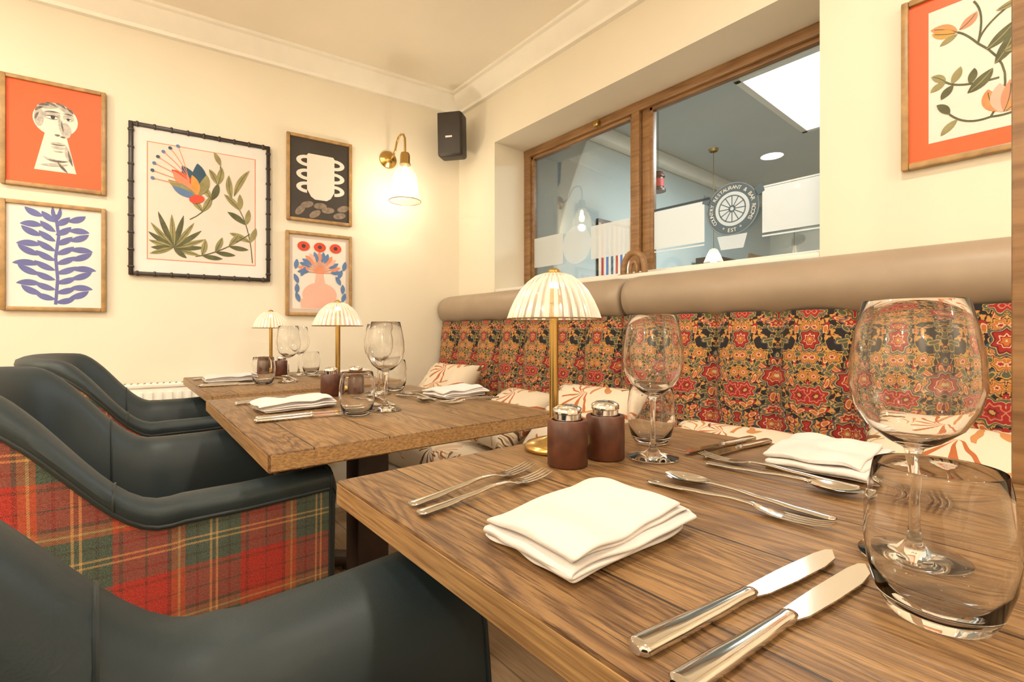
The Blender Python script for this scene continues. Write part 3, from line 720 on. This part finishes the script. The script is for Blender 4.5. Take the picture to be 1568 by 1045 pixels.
# ---------------------------------------------------------------- chairs
def chair(cx, cy_back, rot):
    b = B(); W = .295; D = .535; N = 88; YC = .24
    pts = []
    def sup(a, n=3.4):
        ca, sa = math.cos(a), math.sin(a)
        return (W * math.copysign(abs(ca) ** (2 / n), ca), YC - YC * abs(sa) ** (2 / n))
    na = 14
    for i in range(na): pts.append((W, D - (D - YC) * i / na))
    nb = 48
    for i in range(nb + 1): pts.append(sup(pi * i / nb))
    for i in range(1, na + 1): pts.append((-W, YC + (D - YC) * i / na))
    P = [Vector((p[0], p[1], 0)) for p in pts]
    L = [0]
    for a, c in zip(P[:-1], P[1:]): L.append(L[-1] + (c - a).length)
    tot = L[-1]; Q = []
    for k in range(N + 1):
        t = tot * k / N; i = 0
        while i < len(L) - 2 and L[i + 1] < t: i += 1
        f = (t - L[i]) / max(1e-9, L[i + 1] - L[i]); Q.append(P[i].lerp(P[i + 1], f))
    for _ in range(6): Q = [Q[0]] + [(Q[i - 1] + Q[i] * 2 + Q[i + 1]) / 4 for i in range(1, N)] + [Q[-1]]
    nr = []
    for i in range(N + 1):
        t = Q[min(i + 1, N)] - Q[max(i - 1, 0)]; t.normalize(); nr.append(Vector((-t.y, t.x, 0)) * -1)
    for i in range(N + 1):
        if nr[i].dot(Q[i] - Vector((0, .30, 0))) < 0: nr[i] = -nr[i]
    def H(y):
        t = min(1, max(0, (.285 - y) / .215)); t = t * t * (3 - 2 * t)
        return .677 + .185 * t + .010 * min(1, max(0, (.12 - y) / .12)) + .006 * max(0, (y - .4) / .13)
    def sec(i):
        q, n_ = Q[i], nr[i]; h = H(q.y)
        k = min(1, max(0, (q.y - .12) / .2))
        th = .075 + .022 * k
        lean = lambda z: .022 * max(0, (z - .45) / .4) * (1 if q.y < .3 else .4)
        def pt(off, z): return q + n_ * (off + lean(z)) + Vector((0, 0, z))
        o = [pt(-.03, .27), pt(-.012, .30), pt(-.004, .42), pt(0, h - .10), pt(0, h - .034)]
        top = [pt(.004, h - .032), pt(.008, h - .020), pt(.004, h - .007), pt(-.010, h), pt(-.03, h + .001), pt(-.048 - .01 * k, h - .004), pt(-.063 - .014 * k, h - .016), pt(-.072 - .018 * k, h - .034), pt(-th - .004, h - .07), pt(-th - .010, h - .13), pt(-th - .013, .50), pt(-th - .015, .40)]
        return o, top
    S = [sec(i) for i in range(N + 1)]
    arc = [tot * k / N for k in range(N + 2)]
    b.grid(lambda i, j: S[i][0][j], N + 1, 5, 'tartan', uvf=lambda i, j: (arc[min(i, N)], S[min(i, N)][0][min(j, 4)].z))
    b.grid(lambda i, j: S[i][1][j], N + 1, 12, 'leather')
    for i in (0, N):
        ring_ = S[i][0] + S[i][1]
        cen = sum(ring_, Vector()) / len(ring_)
        m = b.mi('leather'); prev = [b.bm.verts.new(p) for p in ring_]
        for sc_, dy in ((.95, .008), (.82, .014), (.5, .018), (.05, .019)):
            cur = [b.bm.verts.new(cen + (p - cen) * sc_ + Vector((0, dy, 0))) for p in ring_]
            for k in range(len(ring_)): b.face([prev[k], prev[(k + 1) % len(ring_)], cur[(k + 1) % len(ring_)], cur[k]], m, True)
            prev = cur
        b.tube([p + Vector((0, .003, 0)) for p in S[i][0][1:] + S[i][1][:10]], .0032, 'pipe', 8)
    b.tube([S[i][0][4] + nr[i] * .002 for i in range(N + 1)], .0045, 'pipe', 8)
    for i in (int(N * .215), int(N * .785)):
        b.tube([p + Vector((0, 0, .0008)) - nr[i] * .0005 for k, p in enumerate(S[i][1])], .0022, 'pipe', 6)
    inn = [Q[i] - nr[i] * .094 for i in range(N + 1)]
    inn[0].y = inn[-1].y = D - .015
    c0 = Vector((0, .32, 0))
    rings = [(.96, .30), (1.0, .33), (1.0, .45), (.985, .468), (.94, .482), (.8, .49), (.4, .497), (.02, .50)]
    m = b.mi('leather')
    V = [[b.bm.verts.new(c0 + (p - c0) * sc + Vector((0, 0, z))) for p in inn] for sc, z in rings]
    for r in range(len(rings) - 1):
        for i in range(N + 1):
            i2 = (i + 1) % (N + 1); b.face([V[r][i], V[r][i2], V[r + 1][i2], V[r + 1][i]], m, True)
    b.face(V[0][::-1], m)
    b.box((0, D - .03, .30), (2 * W - .12, .03, .09), 'tartan', .004)
    b.box((0, .28, .285), (.46, .46, .03), 'darkwood', .004)
    for sx, y in ((-1, .07), (1, .07), (-1, .48), (1, .48)):
        b.loft([(0, 0, 0, .014, .014), (.29, 0, 0, .023, .023)], 'darkwood', 12, Matrix.Translation((sx * .25, y + (-.02 if y < .3 else .01), 0)) @ Matrix.Rotation(-pi / 2, 4, 'Y'), p=4)
    return b.done('tub_dining_chair', loc=(cx, cy_back, 0), rotz=rot, sharp=50)
chair(2.245, -1.865, 0.0)
chair(1.262, -1.865, -.02)
chair(.44, -1.83, -.04)

# ---------------------------------------------------------------- tableware masters
def make_wine():
    b = B()
    prof = [(0, 0), (.030, .0005), (.037, .0015), (.0375, .003), (.030, .005), (.012, .009), (.0055, .016), (.004, .03), (.0036, .06), (.004, .085), (.007, .094), (.018, .100), (.032, .112), (.041, .128), (.0448, .146), (.044, .168), (.040, .192), (.0352, .214), (.0345, .2165), (.0338, .2155),
            (.0390, .192), (.0430, .168), (.0438, .146), (.0400, .1288), (.0312, .1132), (.018, .1018), (.006, .098), (0, .0975)]
    b.lathe(prof, (0, 0, 0), 'glass', 64); return b
def make_tumbler():
    b = B()
    prof = [(0, .0), (.024, .0), (.027, .001), (.033, .012), (.038, .03), (.0400, .048), (.0395, .068), (.0368, .086), (.0345, .099), (.0339, .1003), (.0334, .099), (.0357, .086), (.0384, .068), (.0389, .048), (.0367, .031), (.031, .0145), (.022, .008), (0, .007)]
    b.lathe(prof, (0, 0, 0), 'glass', 64); return b
def make_lamp():
    b = B()
    b.lathe([(0, 0), (.046, 0), (.048, .002), (.048, .006), (.044, .011), (.030, .016), (.012, .021), (.0075, .028)], (0, 0, 0), 'brass', 40)
    b.lathe([(.0075, .02), (.0075, .262)], (0, 0, 0), 'brass', 20)
    b.lathe([(.0085, .236), (.013, .238), (.013, .250), (.0085, .252)], (0, 0, 0), 'brass', 20)
    prof = [(.008, .287), (.018, .286), (.030, .282), (.043, .272), (.055, .258), (.064, .242), (.071, .226), (.0755, .212)]
    sg = 192
    b.lathe(prof, (0, 0, 0), 'shadeA', sg, matf=lambda i, j: 'shadeB' if i % 6 in (0, 1, 2) else 'shadeA', rf=lambda a, j: 1 + .022 * math.cos(32 * a) * (j / 7))
    b.tube([(.0755 * (1 + .022 * math.cos(32 * a)) * math.cos(a), .0755 * (1 + .022 * math.cos(32 * a)) * math.sin(a), .212) for a in [2 * pi * k / 192 for k in range(192)]], .0011, 'shadeR', 6, closed=True)
    b.lathe([(.0, .296), (.006, .294), (.010, .291), (.010, .288), (.016, .287), (.018, .285), (0, .285)], (0, 0, 0), 'brass', 20)
    b.lathe([(0, .274), (.006, .271), (.008, .264), (.006, .257), (0, .254)], (0, 0, 0), 'bulb', 16)
    return b
def make_shaker(fill):
    b = B()
    b.lathe([(0, 0), (.0275, 0), (.029, .0015), (.029, .063), (.0275, .065), (.0225, .065), (.0215, .057), (0, .057)], (0, 0, 0), 'redwood', 40)
    b.lathe([(0, .056), (.018, .056), (.018, .070), (0, .071)], (0, 0, 0), fill, 24)
    b.lathe([(.0195, .058), (.0195, .0735), (.021, .0745), (.021, .080), (.0195, .082), (.014, .085), (.005, .0865), (0, .0868)], (0, 0, 0), 'steel', 28)
    for k in range(5):
        a = 2 * pi * k / 5; b.lathe([(0, .0004), (.0012, .0003)], (.007 * math.cos(a), .007 * math.sin(a), .0862), 'black', 8)
    return b
def smooth_st(keys, n=34):
    out = []
    for i in range(n + 1):
        t = i / n * (len(keys) - 1); k = min(int(t), len(keys) - 2); f = t - k; f2 = f * f * (3 - 2 * f)
        out.append(tuple(keys[k][q] * (1 - (f if q == 0 else f2)) + keys[k + 1][q] * (f if q == 0 else f2) for q in range(5)))
    return out
def make_fork(L=.20):
    b = B(); s = L / .2
    k = [(0, 0, .0035, .004, .0012), (.004, 0, .0035, .0078, .002), (.03, 0, .004, .0068, .0022), (.07, 0, .006, .0042, .0022), (.105, 0, .0085, .0030, .0022), (.125, 0, .0085, .0040, .0018), (.138, 0, .006, .0100, .0013), (.150, 0, .0045, .0112, .0011), (.157, 0, .0042, .0112, .001)]
    b.loft([(a * s, y, z, w, h) for a, y, z, w, h in smooth_st(k)], 'steel', 16)
    for q in (-1.5, -.5, .5, 1.5):
        y = q * .0062
        b.loft([(.154 * s, y, .0043, .0022, .0009), (.17 * s, y, .0042, .0018, .0009), (.185 * s, y, .0055, .0015, .0008), (.2 * s, y * .95, .0085, .0008, .0005)], 'steel', 8)
    return b
def make_spoon(L=.19):
    b = B(); s = L / .19
    k = [(0, 0, .0035, .004, .0012), (.004, 0, .0035, .0075, .002), (.03, 0, .004, .0065, .0022), (.07, 0, .006, .0042, .0022), (.105, 0, .0085, .0030, .0022), (.128, 0, .009, .0033, .0018), (.134, 0, .0085, .005, .0012)]
    b.loft([(a * s, y, z, w, h) for a, y, z, w, h in smooth_st(k)], 'steel', 16)
    n = 14
    for off in (0, -.0009):
        def fn(i, j):
            r = i / n; a = 2 * pi * j / 28
            x = .158 + .030 * r * math.cos(a); y = .0175 * r * math.sin(a) * (1 + .12 * math.cos(a))
            return Vector((x * s, y, .0093 - .0068 * (1 - r ** 2.2) + off))
        b.grid(fn, n + 1, 28, 'steel', closev=True)
    return b
def make_knife(L=.235):
    b = B(); s = L / .235
    k = [(0, 0, .0045, .004, .003), (.004, 0, .0045, .0080, .0042), (.03, 0, .0045, .0076, .0044), (.07, 0, .0045, .0062, .004), (.105, 0, .005, .0050, .0038), (.112, 0, .005, .0054, .004), (.118, 0, .005, .004, .0025)]
    b.loft([(a * s, y, z, w, h) for a, y, z, w, h in smooth_st(k)], 'steel', 18, p=2.6)
    out = [(.114, -.005), (.125, -.0075), (.16, -.0088), (.20, -.0088), (.222, -.006), (.235, .002), (.231, .0055), (.215, .0072), (.16, .0072), (.114, .0055)]
    m = b.mi('steel')
    top = [b.bm.verts.new((x * s, y, .0048 + (.0009 if y > 0 else .0002))) for x, y in out]; bot = [b.bm.verts.new((x * s, y, .0038)) for x, y in out]
    b.face(top[::-1], m); b.face(bot, m)
    for i in range(len(out)): b.face([top[i], top[(i + 1) % len(out)], bot[(i + 1) % len(out)], bot[i]], m)
    return b
MAST = {}
def place(kind, maker, name, x, y, rot=0, z=TZ + .0005):
    if kind not in MAST:
        MAST[kind] = maker().done(name, loc=(x, y, z), rotz=rot, sharp=50)
    else: dup(MAST[kind], (x, y, z), rot)

def napkin(x, y, w, l, rot, seed):
    """folded linen: one sheet folded back and forth along local y, width along local x"""
    rnd = random.Random(seed); b = B()
    passes = 5; gap = .0054; path = []
    ext = [(0 + rnd.uniform(-.003, .008), l + rnd.uniform(-.014, .004)) for _ in range(passes)]
    for k in range(passes):
        a, c = ext[k]
        ys = [a + (c - a) * t / 12 for t in range(13)]
        if k % 2: ys = ys[::-1]
        z0 = .003 + k * gap
        for t, yy in enumerate(ys): path.append((yy, z0, k))
        if k < passes - 1:
            e = ys[-1]; sg = 1 if k % 2 == 0 else -1
            path.append((e + sg * .0042, z0 + gap * .2, k + .3)); path.append((e + sg * .0042, z0 + gap * .8, k + .7))
    n = 20; K = passes - 1
    def fn(i, j):
        yy, z, k = path[i]; u = j / n
        q = yy / l
        dz = .0026 * noise.noise(Vector((u * 3 + seed, yy * 22, 0))) * (k + 1) * .5
        puff = .004 * (k / K) * math.exp(-((q - .85) / .10) ** 2)
        sag = -.0035 * (k / K) * (max(0, abs(2 * u - 1) - .5) / .5) ** 2 - .0035 * (k / K) * max(0, .18 - q) / .18
        dx = .006 * noise.noise(Vector((yy * 12, k * 1.3, seed))) + .0045 * math.sin(k * 2.1 + seed) + .008 * (q - .5) * math.sin(k * 1.7 + seed)
        dy = .004 * noise.noise(Vector((u * 4, k * 2.3, seed + 5)))
        return Vector(((u - .5) * w * (1 - .012 * k) + dx, yy - l / 2 + dy, z + dz + sag + puff))
    b.grid(fn, len(path), n + 1, 'linen')
    ob = b.done('folded_napkin', loc=(x, y, TZ + .001), rotz=rot, sharp=180, recalc=False)
    so = ob.modifiers.new('Solidify', 'SOLIDIFY'); so.thickness = .0040; so.offset = 0
    sb = ob.modifiers.new('Subsurf', 'SUBSURF'); sb.levels = 2; sb.render_levels = 2
    return ob

def setting(dx, var=0, j=0.0, gx=0.0):
    r = random.Random(var)
    J = lambda a=.006: r.uniform(-a, a) * j
    place('lamp', make_lamp, 'table_lamp', 1.925 + dx, -1.096)
    place('salt', lambda: make_shaker('white'), 'salt_shaker', 2.001 + dx, -1.1445); place('pep', lambda: make_shaker('pepper'), 'pepper_shaker', 2.011 + dx, -1.072)
    place('wine', make_wine, 'wine_glass', 2.060 + dx + J(), -1.020 + J()); place('tumb', make_tumbler, 'glass_tumbler', 2.000 + dx + J(), -.935 + J())
    place('wine', make_wine, 'wine_glass', 2.385 + dx + gx + J(), -1.135 + J()); place('tumb', make_tumbler, 'glass_tumbler', 2.412 + dx + gx + J(), -1.222 + J())
    place('fork', make_fork, 'table_fork', 2.036 + dx, -1.405, pi / 2 + .07 + J(.05)); place('fork', make_fork, 'table_fork', 2.008 + dx, -1.400, pi / 2 + .12 + J(.05))
    place('knife', make_knife, 'table_knife', 2.306 + dx, -1.411, pi / 2 - .15 + J(.05)); place('knife', make_knife, 'table_knife', 2.338 + dx, -1.420, pi / 2 - .12 + J(.05))
    napkin(2.178 + dx, -1.300, .114, .166, -.02 + .12 * j * r.uniform(-1, 1), 4 + var)
    place('spoon', make_spoon, 'dessert_spoon', 2.318 + dx, -1.092, pi + .02 + J(.1)); place('fork', make_fork, 'table_fork', 2.125 + dx, -1.128, .02 + J(.06))
    place('spoon', make_spoon, 'dessert_spoon', 2.130 + dx, -.992, -.02 + J(.1)); place('fork', make_fork, 'table_fork', 2.305 + dx, -.958, pi + .01 + J(.06))
    place('dknife', lambda: make_knife(.190), 'table_knife', 2.106 + dx, -.783, -pi / 2 - .12 + J(.05)); place('dknife', None, 'table_knife', 2.132 + dx, -.783, -pi / 2 - .10 + J(.05))
    place('fork', make_fork, 'table_fork', 2.345 + dx, -.79, -pi / 2 - .0); place('fork', make_fork, 'table_fork', 2.372 + dx, -.79, -pi / 2 + .03)
    napkin(2.243 + dx, -.858, .12, .155, .05, 9 + var)
setting(0)
setting(-.975, 1, 1.0, -.025)
setting(-1.825, 2, 1.0, -.04)

# ---------------------------------------------------------------- wall sconces
def area(name, loc, rot, size, e, col):
    l = bpy.data.lights.new(name, 'AREA'); l.shape = 'DISK'; l.size = size; l.energy = e; l.color = col
    o = bpy.data.objects.new(name, l); o.location = loc; o.rotation_euler = rot; scene.collection.objects.link(o); return o
def point(name, loc, e, col, r=.02):
    l = bpy.data.lights.new(name, 'POINT'); l.energy = e; l.color = col; l.shadow_soft_size = r
    o = bpy.data.objects.new(name, l); o.location = loc; scene.collection.objects.link(o); return o
def sconce(name, base, N, D, energy):
    b = B()
    mt = Matrix(((D.x, 0, N.x, base.x), (D.y, 0, N.y, base.y), (0, 1, 0, base.z), (0, 0, 0, 1)))
    b.lathe([(.0, .024), (.012, .024), (.020, .020), (.030, .018), (.034, .012), (.046, .010), (.050, .004), (.050, .001)], (0, 0, 0), 'brass', 36, mtx=mt)
    def sp(o, z): return base + N * o + D * (.10 * o) + Vector((0, 0, z))
    arm = [sp(.02, 0), sp(.05, -.002), sp(.08, .008), sp(.10, .03), sp(.115, .06), sp(.14, .083), sp(.17, .09), sp(.2, .08), sp(.217, .055), sp(.22, .02), sp(.22, -.03)]
    b.tube(arm, .006, 'brass', 12)
    sc = sp(.22, -.285)
    b.lathe([(.008, .262), (.022, .258), (.026, .245), (.026, .205), (.030, .200), (.030, .194)], tuple(sc), 'brass', 28)
    b.lathe([(.030, .198), (.034, .180), (.050, .160), (.062, .13), (.066, .09), (.069, .05), (.075, .02), (.084, .0)], tuple(sc), 'shadeC', 128, matf=lambda i, j: 'shadeD' if i % 4 == 0 else 'shadeC', rf=lambda a, j: 1 + .02 * math.cos(32 * a))
    b.tube([tuple(sc + Vector((.084 * math.cos(a), .084 * math.sin(a), 0))) for a in [2 * pi * k / 48 for k in range(48)]], .0018, 'shadeR', 6, closed=True)
    b.lathe([(0, .19), (.010, .185), (.014, .155), (.021, .13), (.016, .108), (0, .10)], tuple(sc), 'bulb', 20)
    b.done(name, origin=base, sharp=60)
    point('sconce_bulb', tuple(sc + Vector((0, 0, .06))), energy, (1, .86, .64), .025)
sconce('fill_sconce', wallpt(.45, 1.93, 0), WN, -WD, 4.2)
for sx in (.6, 2.0, 3.4): sconce('fill_sconce', Vector((sx, SY, 1.93)), Vector((0, 1, 0)), Vector((1, 0, 0)), 25)  # invented sconces out of view, added to brighten the ceiling
sconce('fill_sconce', Vector((EX, -1.2, 1.93)), Vector((-1, 0, 0)), Vector((0, 1, 0)), 25)  # another added one on the unseen east wall, same ceiling fill

# speaker in the corner
b = B(); spx, spy, spz = .165, -.165, 2.075
mt = Matrix.Translation((spx, spy, spz)) @ Matrix.Rotation(math.radians(38), 4, 'Z') @ Matrix.Rotation(.05, 4, 'X')
b.box((0, .02, 0), (.15, .10, .25), 'black', .018, mt, 4)
b.box((0, -.034, 0), (.136, .012, .236), 'charcoal', .012, mt, 3)
b.box((0, -.0415, -.02), (.04, .003, .01), 'white', .001, mt)
b.box((0, .085, 0), (.04, .05, .05), 'black', .004, mt)
b.tube([mt @ Vector((0, .09, 0)), (.03, -.03, 2.075)], .01, 'black', 8)
b.done('wall_speaker', origin=(spx, spy, spz))

# radiator on back wall
b = B(); s0, s1 = .95, 1.72
mt = Matrix((( -WD.x, 0, WN.x, (WD * s1).x), (-WD.y, 0, WN.y, (WD * s1).y), (0, 1, 0, 0), (0, 0, 0, 1)))
w = s1 - s0
b.box((w / 2, .43, .075), (w, .54, .012), 'trimw', .004, mt)
b.box((w / 2, .43, .035), (w, .54, .010), 'trimw', .004, mt)
for k in range(22): b.box(((k + .5) * w / 22, .43, .083), (w / 44, .50, .008), 'trimw', .003, mt)
b.box((w / 2, .708, .055), (w, .018, .062), 'trimw', .004, mt)
for k in range(34): b.box(((k + .5) * w / 34, .7175, .055), (.006, .002, .045), 'greyp', 0, mt)
for u in (.12, w - .12): b.box((u, .43, .014), (.03, .3, .03), 'trimw', 0, mt); b.box((u, .08, .055), (.02, .16, .02), 'steel', 0, mt)
b.done('radiator', origin=tuple(WD * s1))

# bentwood ornament on the window board
b = B(); ox, oy, oz = 1.225, .10, wz0 + .0225
pts = [(ox + .055 * math.cos(a), oy, oz + .03 + .075 * math.sin(a)) for a in [pi * k / 16 for k in range(17)]]
b.tube([(ox + .055, oy, oz)] + pts + [(ox - .055, oy, oz)], .014, 'oak', 12)
b.tube([(ox + .018 * math.cos(a), oy, oz + .03 + .035 * math.sin(a)) for a in [2 * pi * k / 20 for k in range(20)]], .009, 'oak', 8, closed=True)
b.box((ox, oy, oz + .006), (.14, .05, .012), 'oak', .003)
b.done('wooden_arch_ornament', origin=(ox, oy, oz))

# ---------------------------------------------------------------- lights
W1 = (1, .91, .77)
for (x, y) in ((.9, -1.9), (2.3, -.95), (2.3, -2.6), (3.7, -1.0), (3.7, -2.5), (.7, -2.9)):  # assumed fixtures outside the view, added to light the room
    b = B(); b.lathe([(.055, 0), (.05, -.006), (.042, -.004), (.040, .0)], (x, y, CH), 'white', 32)
    b.lathe([(0, -.0015), (.04, -.001)], (x, y, CH), 'bulb', 24); b.done('fill_downlight', origin=(x, y, CH))
    area('fill_downlight_beam', (x, y, CH - .02), (0, 0, 0), .16, 12, W1)
for dx in (0, -.975, -1.825): point('table_lamp_bulb', (1.925 + dx, -1.096, TZ + .236), .9, (1, .83, .60), .012)
area('skylight_daylight', (1.8, 1.6, AH - .04), (0, 0, 0), 1.0, 68, (.90, .98, 1))
wd = bpy.data.worlds.new('World'); scene.world = wd; wd.use_nodes = True
wd.node_tree.nodes['Background'].inputs[0].default_value = (.6, .7, .8, 1); wd.node_tree.nodes['Background'].inputs[1].default_value = .5

# ---------------------------------------------------------------- camera
cd = bpy.data.cameras.new('camera'); cam = bpy.data.objects.new('camera', cd); scene.collection.objects.link(cam)
cam.location = (2.472, -1.644, .94); cam.rotation_euler = (pi / 2, 0, math.radians(50.0))
cd.sensor_width = 36; cd.lens = 36 * 725 / 1568; cd.shift_y = -12.5 / 1568; cd.clip_start = .01
scene.camera = cam
try:
    scene.view_settings.view_transform = 'Standard'; scene.view_settings.look = 'None'; scene.view_settings.exposure = -0.08
except Exception as e: print(e)
